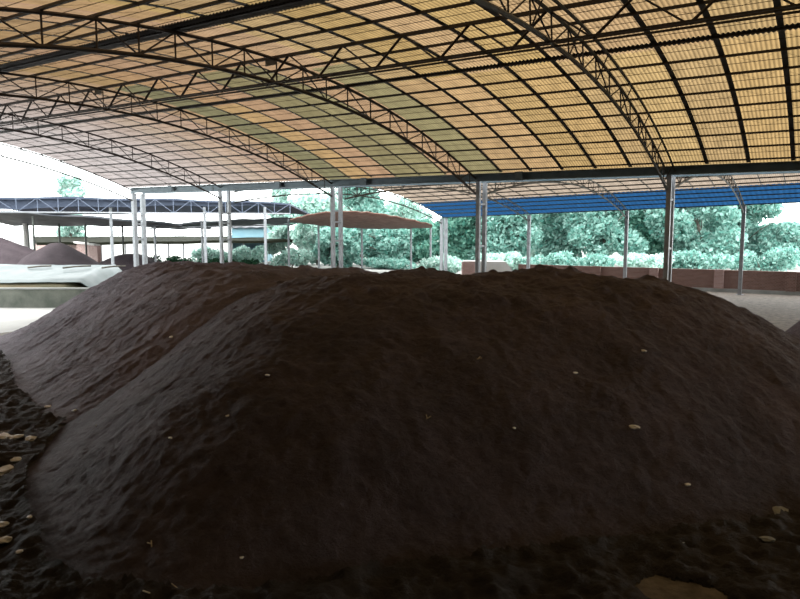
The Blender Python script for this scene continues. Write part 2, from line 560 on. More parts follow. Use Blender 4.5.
# dark side laps where two roof sheets meet
bay = 5.0 / 6
for k in range(4, -1, -1):
    for j in range(1, 6):
        q = QK[k] + j * bay
        if q > -0.6:
            continue
        w = 0.084 if k < 2 else 0.055
        mb = MB().bar(arch_pts(q, 0.2, LINE - 0.4, -0.002, 40), w, 0.007)
        nm = ['rightmost column pair', 'fourth column pair from left', 'third column pair from left',
              'second column pair from left', 'leftmost column pair'][k]
        tag(mb.build('sheet_lap', 'steel_green' if k < 2 else 'ridge'),
            ORD[j - 1] + ' curved sheet lap right of the truss on the ' + nm, 'roof strip', 'curved sheet laps of the yellow roof')

# longitudinal lattice girder under the crown
root = empty('lattice_girder', (QK[1], 8.8, roof1(QK[1], 8.8)),
             'long straight lattice girder running lengthwise under the crown of the yellow roof', 'girder')
gt = lambda q: (q, 8.8, roof1(q, 8.8) - 0.05)
gb = lambda q, s=0.0: (q, 8.8 + s, roof1(q, 8.8) - 0.50)
part(MB().bar([gt(XL), gt(XR)], 0.05, 0.05), 'top_chord', 'steel', root)
part(MB().bar([gb(XL, -.13), gb(XR, -.13)], 0.026, 0.026), 'bottom_chord', 'steel', root)
part(MB().bar([gb(XL, .13), gb(XR, .13)], 0.026, 0.026), 'bottom_chord', 'steel', root)
qn = -4.46 + 1.145 * 4
while qn > XL + 0.6:
    part(MB().tube([gb(qn - 0.52), gt(qn)], 0.022, 5), 'diagonal', 'steel', root)
    part(MB().tube([gt(qn), gb(qn + 0.62)], 0.014, 5), 'diagonal', 'steel', root)
    qn -= 1.145
for q in QK[1:]:
    part(MB().box((q - 0.1, 8.8, roof1(q, 8.8) - 0.12), (0.24, 0.015, 0.10)), 'gusset_plate', 'steel_green', root)

# ---- the translucent covering
def tint(q, p):
    s = (q - QK[0]) / bay
    i = math.floor(s)
    rr = random.Random(i * 13 + (0 if p > 10.87 else (1 if p > 6.7 else 2)) * 101)
    v = 0.92 + 0.16 * rr.random()
    c = np.array([0.1258, 0.0841, 0.0377])                         # aged yellow sheet
    c = c * np.array([1, 0.97 + 0.06 * rr.random(), 0.9 + 0.25 * rr.random()])
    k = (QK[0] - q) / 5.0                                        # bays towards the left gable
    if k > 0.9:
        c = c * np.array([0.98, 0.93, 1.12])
    if -13.3 < q < -12.4 and p > 9.5:
        c = np.array([0.0662, 0.0596, 0.0331])                       # green grey sheets
    if -10.8 < q < -9.05 and p > 9.5:
        c = np.array([0.0761, 0.0636, 0.0331])
    if -8.3 < q < -7.4 and p > 10:
        c = np.array([0.0742, 0.0629, 0.0324])
    if -9.1 < q < -8.3:
        c = np.array([0.1291, 0.0828, 0.0477])
    if k > 2.0:                                                  # paler sheets near the gable, with lens glare put into the tint
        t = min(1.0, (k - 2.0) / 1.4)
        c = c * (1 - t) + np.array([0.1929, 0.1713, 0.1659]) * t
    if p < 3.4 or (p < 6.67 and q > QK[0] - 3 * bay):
        c = c * 0.22                                             # unseen sheets overhead, tint darkened to cut light on the heap
    return c * v


def corrugated(name, zf, q0, q1, plist, mat, amp=0.011, period=0.066, tintf=None, per=4, parent=None, zoff=0.0):
    qs = np.arange(q0, q1 + 1e-6, period / per)
    ps = np.array(plist)
    Q, P = np.meshgrid(qs, ps, indexing='ij')
    Z = np.vectorize(zf)(Q, P) + amp * np.sin(2 * np.pi * Q / period) + zoff
    nx, ny = len(qs), len(ps)
    I, J = np.meshgrid(np.arange(nx - 1), np.arange(ny - 1), indexing='ij')
    a = (I * ny + J).ravel(); b = ((I + 1) * ny + J).ravel()
    F = np.stack([a, b, b + 1, a + 1], 1).astype(np.int32)
    V = np.stack([Q.ravel(), P.ravel(), Z.ravel()], 1)
    me = bpy.data.meshes.new(name)
    me.vertices.add(len(V)); me.vertices.foreach_set('co', V.ravel())
    me.loops.add(F.size); me.loops.foreach_set('vertex_index', F.ravel())
    me.polygons.add(len(F)); me.polygons.foreach_set('loop_start', np.arange(0, F.size, 4, dtype=np.int32))
    me.update(calc_edges=True)
    if tintf:
        at = me.attributes.new('sheet_tint', 'FLOAT_COLOR', 'FACE')
        qc = 0.5 * (qs[:-1] + qs[1:]); pc = 0.5 * (ps[:-1] + ps[1:])
        c = np.ones((nx - 1, ny - 1, 4), dtype=np.float32)
        for i_, q_ in enumerate(qc):
            for j_, p_ in enumerate(pc):
                c[i_, j_, :3] = tintf(q_, p_)
        at.data.foreach_set('color', c.ravel())
    return link(name, me, mat, parent, True)


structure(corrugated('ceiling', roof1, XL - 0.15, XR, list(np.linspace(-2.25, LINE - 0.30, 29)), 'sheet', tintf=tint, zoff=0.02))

o = corrugated('ridge_strip', roof1, XL, XR, list(np.linspace(6.50, 6.96, 5)), 'ridge', zoff=-0.012)
so = o.modifiers.new('thickness', 'SOLIDIFY'); so.thickness = 0.006
tag(o, 'broad grey corrugated strip lapping the sheet joint along the crown of the yellow roof', 'roof strip')
o = corrugated('lap_strip', roof1, XL, XR, list(np.linspace(10.80, 10.99, 3)), 'ridge', zoff=-0.012)
so = o.modifiers.new('thickness', 'SOLIDIFY'); so.thickness = 0.006
tag(o, 'narrow dark corrugated sheet lap running lengthwise beyond the lattice girder', 'roof strip')

# ---- gutter beam on the column line
BZ = EYE + 1.355
root = empty('gutter_beam', (QK[2], LINE, BZ), 'long blue grey steel gutter beam resting on the row of column pairs', 'beam')
def bz(q):
    return BZ - 0.010 * (q + 8.2)
part(MB().sweep([(XL, LINE - 0.30, bz(XL) + 0.10), (XR, LINE - 0.30, bz(XR) + 0.10)],
                [(-.07, -.10), (.07, -.10), (.07, -.08), (-.045, -.08), (-.045, .08), (.07, .08), (.07, .10), (-.07, .10)]),
     'front_channel', 'beam', root)
part(MB().sweep([(XR, LINE + 0.34, bz(XR) + 0.10), (XL, LINE + 0.34, bz(XL) + 0.10)],
                [(-.07, -.10), (.07, -.10), (.07, -.08), (-.045, -.08), (-.045, .08), (.07, .08), (.07, .10), (-.07, .10)]),
     'rear_channel', 'beam', root)
for q in (-20.8, -15.4, -11.9, -6.9):
    part(MB().box((q, LINE - 0.378, bz(q) + 0.10), (0.22, 0.012, 0.23)), 'splice_plate', 'beam', root)

# ---- column pairs
CP = [-3.21, -8.14, -13.22, -18.3, -23.2]
for k, q in enumerate(CP):
    root = empty('column_pair', (q, LINE, 0), 'pair of galvanised posts under the gutter beam, ' +
                 ['first from the right, nearest the viewer', 'fourth pair from the left',
                  'third of the five pairs from the left', 'second pair from the left',
                  'leftmost pair at the open gable end'][k], 'column', 'column pairs under the gutter beam')
    w = 0.105 if k < 4 else 0.15
    for s in (-0.2, 0.2):
        c = MB()
        y = LINE + s
        t = 0.012
        ztop = bz(q) - 0.002
        c.sweep([(q, y, 0.02), (q, y, ztop)],
                [(-w / 2, -w / 2), (w / 2, -w / 2), (w / 2, -w / 2 + t), (-w / 2 + t, -w / 2 + t),
                 (-w / 2 + t, w / 2 - t), (w / 2, w / 2 - t), (w / 2, w / 2), (-w / 2, w / 2)], up=(0, 1, 0))
        part(c, 'post', 'galv', root)
        part(MB().box((q, y, 0.012), (0.26, 0.26, 0.024)), 'base_plate', 'galv', root)
    for z in ([3.55, 2.4] if k < 2 else [3.45, 3.1, 2.5]):
        part(MB().box((q, LINE, z), (w * 0.8, 0.31, 0.05)), 'tie_plate', 'galv', root)

# ------------------------------------------------------------------ second shed beyond the beam
FARP = 32.9
QF = [-3.2, -8.2, -13.15, -18.2]


def roof2(q, p):
    d = p - 24.9
    t = (p - LINE) / 16.0
    return EYE + (2.28 - 0.85 * (d / 8.04) ** 2 if d < 0 else 2.28 - 1.06 * (d / 8.0) ** 2) + 0.026 * (q + 3.2) * t


X2L = -18.4
pl = list(np.linspace(LINE + 0.2, 30.4, 16))
structure(corrugated('ceiling', roof2, X2L, XR, pl, 'sheet', amp=0.012, period=0.2, per=3,
                     tintf=lambda q, p: np.array([0.1324, 0.1059, 0.0828]) * (0.95 + 0.1 * random.random()), zoff=0.05))
o = corrugated('blue_cladding', roof2, X2L, XR, list(np.linspace(30.35, 33.25, 9)), 'sheet_blue', amp=0.014, period=0.2, per=4, zoff=0.05,
               tintf=lambda q, p: np.array([0.0055, 0.0251, 0.0628]))
tag(o, 'blue corrugated sheets along the far eave of the second shed', 'roof sheet')
P2 = [25.4, 26.3, 27.2, 28.1, 29.0, 29.8, 30.42, 31.1, 31.8, 32.45, 33.1]
for i, p in enumerate(reversed(P2)):
    mb = MB().bar([(X2L, p, roof2(X2L, p) + 0.01), (XR, p, roof2(XR, p) + 0.01)], 0.045, 0.05)
    if i < 4:
        lab = ORD[i] + ' purlin up from the far eave, against the blue sheets of the second shed'
    elif i == 4:
        lab = 'purlin where the blue sheets meet the cream sheets of the second shed'
    else:
        lab = ORD[i - 5] + ' purlin above the blue sheets, against the cream sheets of the second shed'
    tag(mb.build('purlin', 'steel_green' if i < 5 else 'steel'), lab, 'purlin', 'purlins of the second shed')
for k in range(3, -1, -1):
    for j in range(1, 6):
        q = QF[k] + j * bay
        if q > 0.2:
            continue
        mb = MB().bar([(q, p, roof2(q, p) + 0.012) for p in np.linspace(LINE + 0.3, 30.4, 16)], 0.035, 0.02)
        nm = ['first', 'second', 'third', 'fourth'][k]
        tag(mb.build('rafter', 'steel_green'), ORD[j - 1] + ' rafter under the cream roof, right of its ' + nm + ' truss from the right', 'rafter', 'rafters of the second shed')
for k, q in enumerate(QF):
    root = empty('roof_truss', (q, FARP, EYE + 1.0), 'curved truss of the second shed, ' +
                 ['first from the right, past the blue sheets', 'second from the right, past the blue sheets', 'third from the right, past the blue sheets', 'at its left gable end'][k], 'roof truss', 'curved trusses of the second shed')
    nd = list(np.linspace(LINE + 0.35, FARP - 0.05, 24))
    make_truss(root, roof2, q, nd, 0.38, 'steel_green', 'steel_green', FARP - 0.02, twin=False, r=0.026)
FC = ['slim galvanised post at the far eave, first from the right edge of the photo',
      'slim galvanised post at the far eave, left of the rightmost column pair',
      'slim galvanised post at the far eave, third from the right, before the trees',
      'white double post at the left corner of the far eave, before the trees']
for k, q in enumerate(QF):
    root = empty('far_post', (q, FARP, 0), FC[k], 'column', 'posts along the far eave')
    for s in ((0,) if k < 3 else (-0.24, 0.24)):
        w = 0.15
        top = roof2(q, FARP) - 0.10
        part(MB().box((q, FARP + s, top / 2 + 0.01), (w, w, top - 0.02)), 'post', 'galv', root)
        part(MB().box((q, FARP + s, 0.01), (0.3, 0.22, 0.02)), 'base_plate', 'galv', root)
    if k == 3:
        part(MB().box((q, FARP, 2.9), (0.10, 0.34, 0.06)), 'tie_plate', 'galv', root)

# far boundary wall of brick with piers and a grey footing
wy = 34.2
WH = 1.02
k = MB(); k.box((-1.2, wy, 0.16 + (WH - 0.16) / 2), (26.0, 0.22, WH - 0.16))
wall = structure(k.build('wall_far', 'brick'))
k = MB(); k.box((-1.2, wy - 0.02, 0.08), (26.0, 0.34, 0.16))
o = structure(k.build('trim_1', 'conc_cap'))
for i, q in enumerate((-12.6, -9.9, -7.1, -4.2, -1.3, 1.6)):
    k = MB(); k.box((q, wy - 0.19, 0.16 + (WH - 0.14) / 2), (0.40, 0.16, WH - 0.14))
    o = k.build('wall_pier', 'brick_pink' if i in (2, 3) else 'brick', None)
    o.parent = wall
k = MB(); k.box((XR + 0.1, 4.0, 2.2), (0.2, 12.4, 4.4))
structure(k.build('wall_right_added', 'brick_dark'))  # unseen wall added to hold back sky light from the open right end
# unseen wall added behind the viewer to darken the heap front
k = MB(); k.box(((XL + XR) / 2, -2.3, 2.2), (XR - XL, 0.2, 4.4))
structure(k.build('wall_back_added', 'brick_dark'))
# ------------------------------------------------------------------ things beyond the far wall and the left gable
def at(px, py, Z):
    x, y = W(px, Z)
    return Vector((x, y, hz(py, Z)))


# white plastered block with a sloping end, against the far wall
A0, A1 = W(463, 37.0), W(519, 34.6)
def blockmesh():
    mb = MB()
    x0, y0 = W(465, 36.2); x1, y1 = W(519, 36.2)
    d = Vector((x1 - x0, y1 - y0, 0)); L = d.length; d.normalize()
    n = Vector((-d.y, d.x, 0))
    base = Vector((x0, y0, 0))
    prof = [(0, 0), (L, 0), (L, .25), (L * 0.76, 1.16), (0, 1.2)]
    for s in (0, 1.3):
        for a, h in prof:
            mb.v.append(tuple(base + d * a + n * s + Vector((0, 0, h))))
    m = len(prof)
    mb.f.append(tuple(range(m))); mb.f.append(tuple(reversed(range(m, 2 * m))))
    for i in range(m):
        j = (i + 1) % m
        mb.f.append((i, i + m, j + m, j))
    return mb
tag(blockmesh().build('plastered_block', 'plaster'), 'low white plastered block with a sloping end, left of the brick wall', 'block')
mb = MB()
x0, y0 = W(462.5, 35.0); x1, y1 = W(475, 35.0)
d = Vector((x1 - x0, y1 - y0, 0)); L = d.length; d.normalize(); n = Vector((-d.y, d.x, 0))
mb.box(Vector((x0, y0, 0.60)) + d * L / 2 + n * 0.3, (L, 0.5, 1.20), (d, n, Vector((0, 0, 1))))
tag(mb.build('brick_pillar', 'brick_pink'), 'short pale pink brick pillar standing behind the fourth column pair from left', 'pillar')


# --- low wall and plastic covered bank outside the left gable
U = Vector((0.841, 0.540, 0)).normalized()       # to the right across the view
V = Vector((-0.540, 0.841, 0)).normalized()      # away
Zv = Vector((0, 0, 1))
def cam(X, Z, z=0.0):
    return Vector((X * 0.841 - Z * 0.540, X * 0.540 + Z * 0.841, z))

root = empty('low_wall', cam(-17.5, 24.4), 'low grey green concrete wall outside the left gable, with a paler cap', 'wall')
part(MB().box(cam(-18.4, 24.5, 0.34), (16.0, 0.2, 0.68), (U, V, Zv)), 'wall_body', 'conc', root)
part(MB().box(cam(-18.4, 24.5, 0.705), (16.1, 0.26, 0.05), (U, V, Zv)), 'wall_cap', 'conc_cap', root)

def bank(name, X0, X1, prof, mat, amp, seed, n=70, sub=5, endround=1.2):
    """long earth bank or sheet; prof = [(Z, z)] swept along X with wobble"""
    P = []
    for i in range(len(prof) - 1):
        for j in range(sub):
            t = j / sub
            P.append((prof[i][0] * (1 - t) + prof[i + 1][0] * t, prof[i][1] * (1 - t) + prof[i + 1][1] * t))
    P.append(prof[-1])
    mb = MB()
    xx = np.linspace(X0, X1, n)
    for X in xx:
        e = min(1.0, max(0.02, (X1 - X) / endround)) ** 0.5
        for (Z, z) in P:
            w = float(vnoise(np.array([X * 0.55]), np.array([Z * 0.9]), seed)[0]) + 0.4 * float(vnoise(np.array([X * 2.1]), np.array([Z * 2.4]), seed + 1)[0])
            mb.v.append(tuple(cam(X, Z, max(0.0, (z + (amp * w if z > 0.05 else 0)) * (e if z > 0 else 1)))))
    m = len(P)
    for i in range(n - 1):
        for j in range(m - 1):
            mb.f.append((i * m + j, i * m + j + 1, (i + 1) * m + j + 1, (i + 1) * m + j))
    o = mb.build(name, mat, None, True)
    return o

tag(bank('mossy_bank', -28.0, -11.4, [(24.75, 0.0), (24.8, .70), (25.2, .95), (26.0, 1.0), (27.4, 1.02), (28.6, 0.0)], 'moss', 0.03, 91),
    'mossy brown bank of earth showing between the low wall and the white plastic sheet', 'bank')
o = bank('plastic_sheet', -28.0, -11.3, [(24.95, .90), (25.2, 1.01), (26.1, 1.18), (27.2, 1.40), (28.1, 1.42), (28.9, .9)], 'tarp', 0.045, 95, endround=0.7)
so = o.modifiers.new('thickness', 'SOLIDIFY'); so.thickness = 0.01; so.offset = 1
tag(o, 'white plastic sheet spread over the bank outside the left gable', 'plastic sheet')
for i, (a, b) in enumerate((((-14.9, 26.6), (-14.1, 26.9)), ((-13.4, 26.4), (-12.5, 26.9)), ((-11.9, 26.5), (-11.1, 26.9)), ((-16.9, 26.3), (-16.2, 26.8)))):
    za = 1.36; zb = 1.42
    c = MB().tube([tuple(cam(a[0], a[1], za)), tuple(cam((a[0] + b[0]) / 2, (a[1] + b[1]) / 2, (za + zb) / 2 + .02)), tuple(cam(b[0], b[1], zb))], 0.035, 6)
    tag(c.build('weight_pole', 'bark'), ['dark pole lying on the white plastic sheet, second from the left',
        'dark pole lying on the white plastic sheet, third from the left', 'dark pole lying on the white plastic sheet, nearest the heap',
        'dark pole lying on the white plastic sheet, at the left edge'][i], 'pole', 'poles weighing down the plastic sheet')

# dark compost heaps under the far sheds on the left
def cone_heap(name, c, rx, ry, h, mat, seed):
    mb = MB()
    n, m = 40, 14
    for i in range(m + 1):
        r = i / m
        for j in range(n):
            a = 2 * math.pi * j / n
            x, y = math.cos(a) * r, math.sin(a) * r
            w = 0.12 * float(vnoise(np.array([x * 3.0]), np.array([y * 3.0]), seed)[0])
            z = h * (math.cos(r * math.pi) * 0.5 + 0.5) * (1 + w) if r < 1 else 0
            mb.v.append(tuple(Vector(c) + U * x * rx + V * y * ry + Zv * max(0, z)))
    for i in range(m):
        for j in range(n):
            mb.f.append((i * n + j, i * n + (j + 1) % n, (i + 1) * n + (j + 1) % n, (i + 1) * n + j))
    return mb.build(name, mat, None, True)

tag(cone_heap('compost_heap', cam(-25.5, 40.5), 8.0, 5, 2.45, 'compost', 5), 'far dark heap at the left edge, in front of a tan earth bank', 'compost heap', 'far compost heaps on the left')
tag(cone_heap('compost_heap', cam(-20.6, 40.0), 4.2, 4, 2.0, 'compost', 6), 'far pointed dark heap in front of the pink wall, behind the white plastic sheet', 'compost heap', 'far compost heaps on the left')
tag(cone_heap('compost_heap', cam(-18.6, 46.0), 4.0, 4, 1.3, 'compost', 8), 'far low dark heap right of the pink wall, between thin shed posts', 'compost heap', 'far compost heaps on the left')
tag(cone_heap('compost_heap', cam(9.95, 14.2), 2.4, 2.0, 1.75, 'compost', 9), 'low dark heap at the right edge, behind the end of the large heap', 'compost heap')
tag(cone_heap('earth_bank', cam(-33.5, 52.0), 8.5, 3, 2.35, 'moss', 7), 'tan earth bank behind the dark heap at the left edge', 'bank')

def wall_between(name, a, b, z0, z1, th, mat):
    mb = MB()
    A, B = Vector((*a, 0)), Vector((*b, 0))
    d = (B - A).normalized(); n = Vector((-d.y, d.x, 0)) * th
    mb.v = [tuple(A), tuple(B), tuple(B + n), tuple(A + n), tuple(A + Zv * z0), tuple(B + Zv * z1), tuple(B + n + Zv * z1), tuple(A + n + Zv * z0)]
    mb.f = [(3, 2, 1, 0), (4, 5, 6, 7), (0, 1, 5, 4), (1, 2, 6, 5), (2, 3, 7, 6), (3, 0, 4, 7)]
    return mb

pa, pb = W(36, 74), W(98, 46)
root = empty('pink_wall', (pa[0], pa[1], 0), 'pale pink brick wall with a white coping running back behind the far heaps', 'wall')
part(wall_between('w', pa, pb, 2.12, 1.82, 0.25, None), 'wall_body', 'brick_pink', root)
A_, B_ = Vector((*pa, 2.17)), Vector((*pb, 1.87))
part(MB().bar([A_, B_], 0.4, 0.10), 'coping', 'plaster', root)


# --- far sheds on the left
def slab(root, name, mat, corners_near, corners_far, camber=0.0, n=14, th=0.10):
    """roof sheet between a near and a far edge (each two Vectors left, right)"""
    mb = MB()
    for lay in (0, -th):
        for i in range(n + 1):
            t = i / n
            for j in range(5):
                s = j / 4
                a = corners_near[0].lerp(corners_near[1], t); b = corners_far[0].lerp(corners_far[1], t)
                p = a.lerp(b, s) + Zv * (camber * 4 * t * (1 - t) + lay + 0.04 * math.sin(t * 23) * (1 if camber >= 0 else 0))
                mb.v.append(tuple(p))
    m = 5
    o = (n + 1) * m
    for i in range(n):
        for j in range(m - 1):
            q = (i * m + j, i * m + j + 1, (i + 1) * m + j + 1, (i + 1) * m + j)
            mb.f.append(q); mb.f.append(tuple(o + k for k in reversed(q)))
    rim = [j for j in range(m)] + [i * m + m - 1 for i in range(1, n + 1)] + [n * m + j for j in range(m - 2, -1, -1)] + [i * m for i in range(n - 1, 0, -1)]
    for i in range(len(rim)):
        a, b = rim[i], rim[(i + 1) % len(rim)]
        mb.f.append((a, a + o, b + o, b))
    return part(mb, name, mat, root)


def posts(root, lst, r=0.06, mat='galv'):
    for px, py, Z in lst:
        p = at(px, py, Z)
        part(MB().tube([(p.x, p.y, 0), (p.x, p.y, p.z)], r, 8), 'post', mat, root)


# shed with the navy roof and the light lattice edge
root = empty('open_shed', tuple(cam(-19, 34)), 'far open shed with a navy roof and a pale lattice edge, behind the leftmost columns', 'shed', 'far open sheds on the left')
ZA0, ZA1 = 31.5, 39.0
nl, nr = at(-70, 198, ZA0), at(291, 204, ZA1)
slab(root, 'roof', 'navy', (nl, nr), (nl + V * 9 + U * 1.5 - Zv * 0.55, nr + V * 9 - Zv * .35), 0.12)
slab(root, 'fascia', 'navy', (nl + V * .3, nr + V * .3), (nl + V * .32 - Zv * .62, nr + V * .32 - Zv * .16), 0.12, th=0.03)
cl, cr = at(-70, 212.5, ZA0), at(291, 214.5, ZA1)
part(MB().tube([cl, cr], 0.045, 6), 'bottom_chord', 'galv', root)
nn = 19
for i in range(nn + 1):
    t = i / nn
    top = nl.lerp(nr, t) + Zv * (0.12 * 4 * t * (1 - t) - 0.05); bot = cl.lerp(cr, t)
    part(MB().tube([bot, top], 0.022, 5), 'upright', 'bluesteel', root)
    if i < nn:
        t2 = (i + 1) / nn
        top2 = nl.lerp(nr, t2) + Zv * (0.12 * 4 * t2 * (1 - t2) - 0.05)
        a, b = (bot, top2) if i % 2 == 0 else (top, cl.lerp(cr, t2))
        part(MB().tube([a, b], 0.018, 5), 'diagonal', 'bluesteel', root)
posts(root, [(-40, 206, 32.1), (113, 206, 35.5), (206, 208, 37.3), (266, 208, 38.4)], 0.085)

# grey roofed shed, left part and right part
root = empty('open_shed', tuple(cam(-22, 44)), 'far open shed with a pale grey roof at the left edge, above the dark heaps', 'shed', 'far open sheds on the left')
nl, nr = at(-60, 208, 40), at(180, 224, 44)
slab(root, 'roof', 'greyroof', (nl, nr), (nl + V * 8 - Zv * .95, nr + V * 8 - Zv * .25), 0.10, th=0.12)
posts(root, [(35.5, 217, 41.9), (30, 219, 47.5), (61, 220, 47.5), (87, 222, 48), (124, 223, 49)], 0.07, 'steel_green')
posts(root, [(27, 219, 47.0)], 0.14, 'plaster')
root = empty('open_shed', tuple(cam(-15, 46)), 'far open shed with a thin pale grey roof, behind the second column pair from left', 'shed', 'far open sheds on the left')
nl, nr = at(148, 226, 44), at(294, 218, 47)
slab(root, 'roof', 'greyroof', (nl, nr), (nl + V * 7 - Zv * .15, nr + V * 7 - Zv * .2), 0.08, th=0.12)
part(MB().tube([at(150, 229, 44.2), at(294, 225, 47)], 0.05, 6), 'eave_rail', 'galv', root)
posts(root, [(156, 227, 44.3), (203, 223, 45.1), (222, 222, 45.5), (266, 220, 46.3), (289, 219, 46.8)], 0.075)

# olive roofed low shed
root = empty('open_shed', tuple(cam(-14, 55)), 'far low shed with an olive brown roof tapering to the right, below the grey roofs', 'shed', 'far open sheds on the left')
nl, nr = at(38, 243, 52), at(322, 240, 56)
slab(root, 'roof', 'oliveroof', (nl, nr), (at(34, 237, 61), at(262, 236.5, 66)), 0.0, th=0.22)
posts(root, [(102, 243, 53.2), (126, 243, 53.5), (169, 243, 54.0), (184, 243, 54.2), (244, 243, 55), (319, 240.5, 55.9)], 0.06)

# red brown roofed shed in the middle
root = empty('open_shed', tuple(cam(-2, 42)), 'far open shed with a reddish brown curved roof, seen behind the third column pair', 'shed', 'far open sheds on the left')
nl, nr = at(291, 221, 38), at(432, 226, 38)
mb = MB()
n = 24
for i in range(n + 1):
    t = i / n
    for j in range(7):
        s = j / 6
        px = 291 + 141 * t
        arch = 4 * (t * (1 - t)) ** 1.0
        arch = arch * (1.25 - 0.5 * t)
        yn = 220 + 5 * t - 10.5 * min(1, arch)
        yf = 221 + 6.5 * t + 4.0 * min(1, arch)
        Z = 38 + 9 * s
        p0, p1 = at(px, yn, 38), at(px, yf, 47)
        mb.v.append(tuple(p0.lerp(p1, s) + Zv * 0.03 * math.sin(t * 60 + s * 5)))
for i in range(n):
    for j in range(6):
        mb.f.append((i * 7 + j, (i + 1) * 7 + j, (i + 1) * 7 + j + 1, i * 7 + j + 1))
ro = part(mb, 'roof', 'brownroof', root, True)
so = ro.modifiers.new('thickness', 'SOLIDIFY'); so.thickness = 0.06
part(MB().tube([at(300, 222.5, 46.5), at(365, 229, 46.8), at(430, 228, 46.6)], 0.05, 6), 'eave_rail', 'galv', root)
posts(root, [(411, 227.5, 46.6), (430.5, 226.5, 46.4), (319, 224.5, 46.5), (362, 228.0, 46.8)], 0.075)

# small pale blue building
root = empty('blue_hut', tuple(cam(-14, 62)), 'small pale blue sheet metal hut far behind the second column pair', 'hut')
part(MB().box(cam(-13.9, 63, 1.6), (2.9, 4, 3.2), (U, V, Zv)), 'walls', 'bluewall', root)
slab(root, 'roof', 'greyroof', (cam(-15.6, 60.6, 3.2), cam(-12.2, 60.6, 3.2)), (cam(-15.6, 65.4, 3.6), cam(-12.2, 65.4, 3.6)), 0.0, th=0.08)


# ------------------------------------------------------------------ planting
def leaf_mesh(name, blobs, nleaf, size, seed, mat, parent):
    r = np.random.default_rng(seed)
    vols = np.array([b[3] * b[4] * b[5] for b in blobs]) ** 0.67
    cnt = np.maximum(1, (nleaf * vols / vols.sum()).astype(int))
    C = []
    for b, n_ in zip(blobs, cnt):
        d = r.normal(size=(n_, 3)); d /= np.linalg.norm(d, axis=1)[:, None]
        rad = (0.45 + 0.6 * r.random(n_) ** 0.6)[:, None]
        C.append(np.array(b[:3]) + d * rad * np.array(b[3:6]))
    C = np.concatenate(C)
    n_ = len(C)
    a = r.normal(size=(n_, 3)); a /= np.linalg.norm(a, axis=1)[:, None]
    t = r.normal(size=(n_, 3)); b_ = np.cross(a, t); b_ /= np.linalg.norm(b_, axis=1)[:, None]
    s = (size * (0.6 + 0.8 * r.random(n_)))[:, None]
    Vv = np.stack([C - a * s, C + b_ * s * .55, C + a * s, C - b_ * s * .55], 1).reshape(-1, 3)
    Vv[:, 2] = np.maximum(Vv[:, 2], 0.02)
    F = np.arange(n_ * 4, dtype=np.int32)
    me = bpy.data.meshes.new(name)
    me.vertices.add(len(Vv)); me.vertices.foreach_set('co', Vv.ravel())
    me.loops.add(len(F)); me.loops.foreach_set('vertex_index', F)
    me.polygons.add(n_); me.polygons.foreach_set('loop_start', np.arange(0, n_ * 4, 4, dtype=np.int32))
    me.update(calc_edges=True)
    return link(name, me, mat, parent)


def tree(px, Z, ytop, halfw, label, mat, seed, nleaf=5200, leaf=0.17, trunk_h=None, group='trees beyond the sheds'):
    x, y = W(px, Z)
    r = random.Random(seed)
    h = hz(ytop, Z)
    w = halfw / 665.0 * Z
    root = empty('leafy_tree', (x, y, 0), label, 'tree', group)
    th = (trunk_h or 0.30) * h
    pts = [(0, 0, 0)]
    for i in range(1, 6):
        pts.append((0.12 * r.uniform(-1, 1) * i, 0.1 * r.uniform(-1, 1) * i, (th + (h - th) * .55) * i / 5))
    tr = MB()
    k0 = [0.16, 0.14, 0.12, 0.09, 0.06, 0.03]
    for i in range(5):
        tr.tube([pts[i], pts[i + 1]], k0[i], 7)
    tr.build('trunk', 'bark', root)
    br = MB()
    for i in range(6):
        a = r.uniform(0, 6.28); s = pts[2 + i % 3]
        br.tube([s, (s[0] + math.cos(a) * w * .4, s[1] + math.sin(a) * w * .4, s[2] + h * .14), (s[0] + math.cos(a) * w * .75, s[1] + math.sin(a) * w * .75, s[2] + h * .22)], 0.035, 5)
    br.build('branches', 'bark', root)
    blobs = []
    nb = 16
    for i in range(nb):
        zz = th * 0.45 + (h - th * 0.45) * (i + 0.5) / nb
        t = (zz - th * .45) / (h - th * .45)
        rad = w * (0.55 + 0.6 * math.sin(math.pi * min(1, t * 0.85 + 0.18)))
        for q in range(2 if t < .85 else 1):
            a = r.uniform(0, 6.28); d = rad * r.uniform(0.15, 0.75)
            s = w * r.uniform(0.24, 0.42)
            blobs.append((math.cos(a) * d, math.sin(a) * d * .8, min(zz + r.uniform(-.2, .2), h - s * .7), s, s, s * .8))
    leaf_mesh('foliage', blobs, nleaf, leaf, seed, mat, root)
    return root


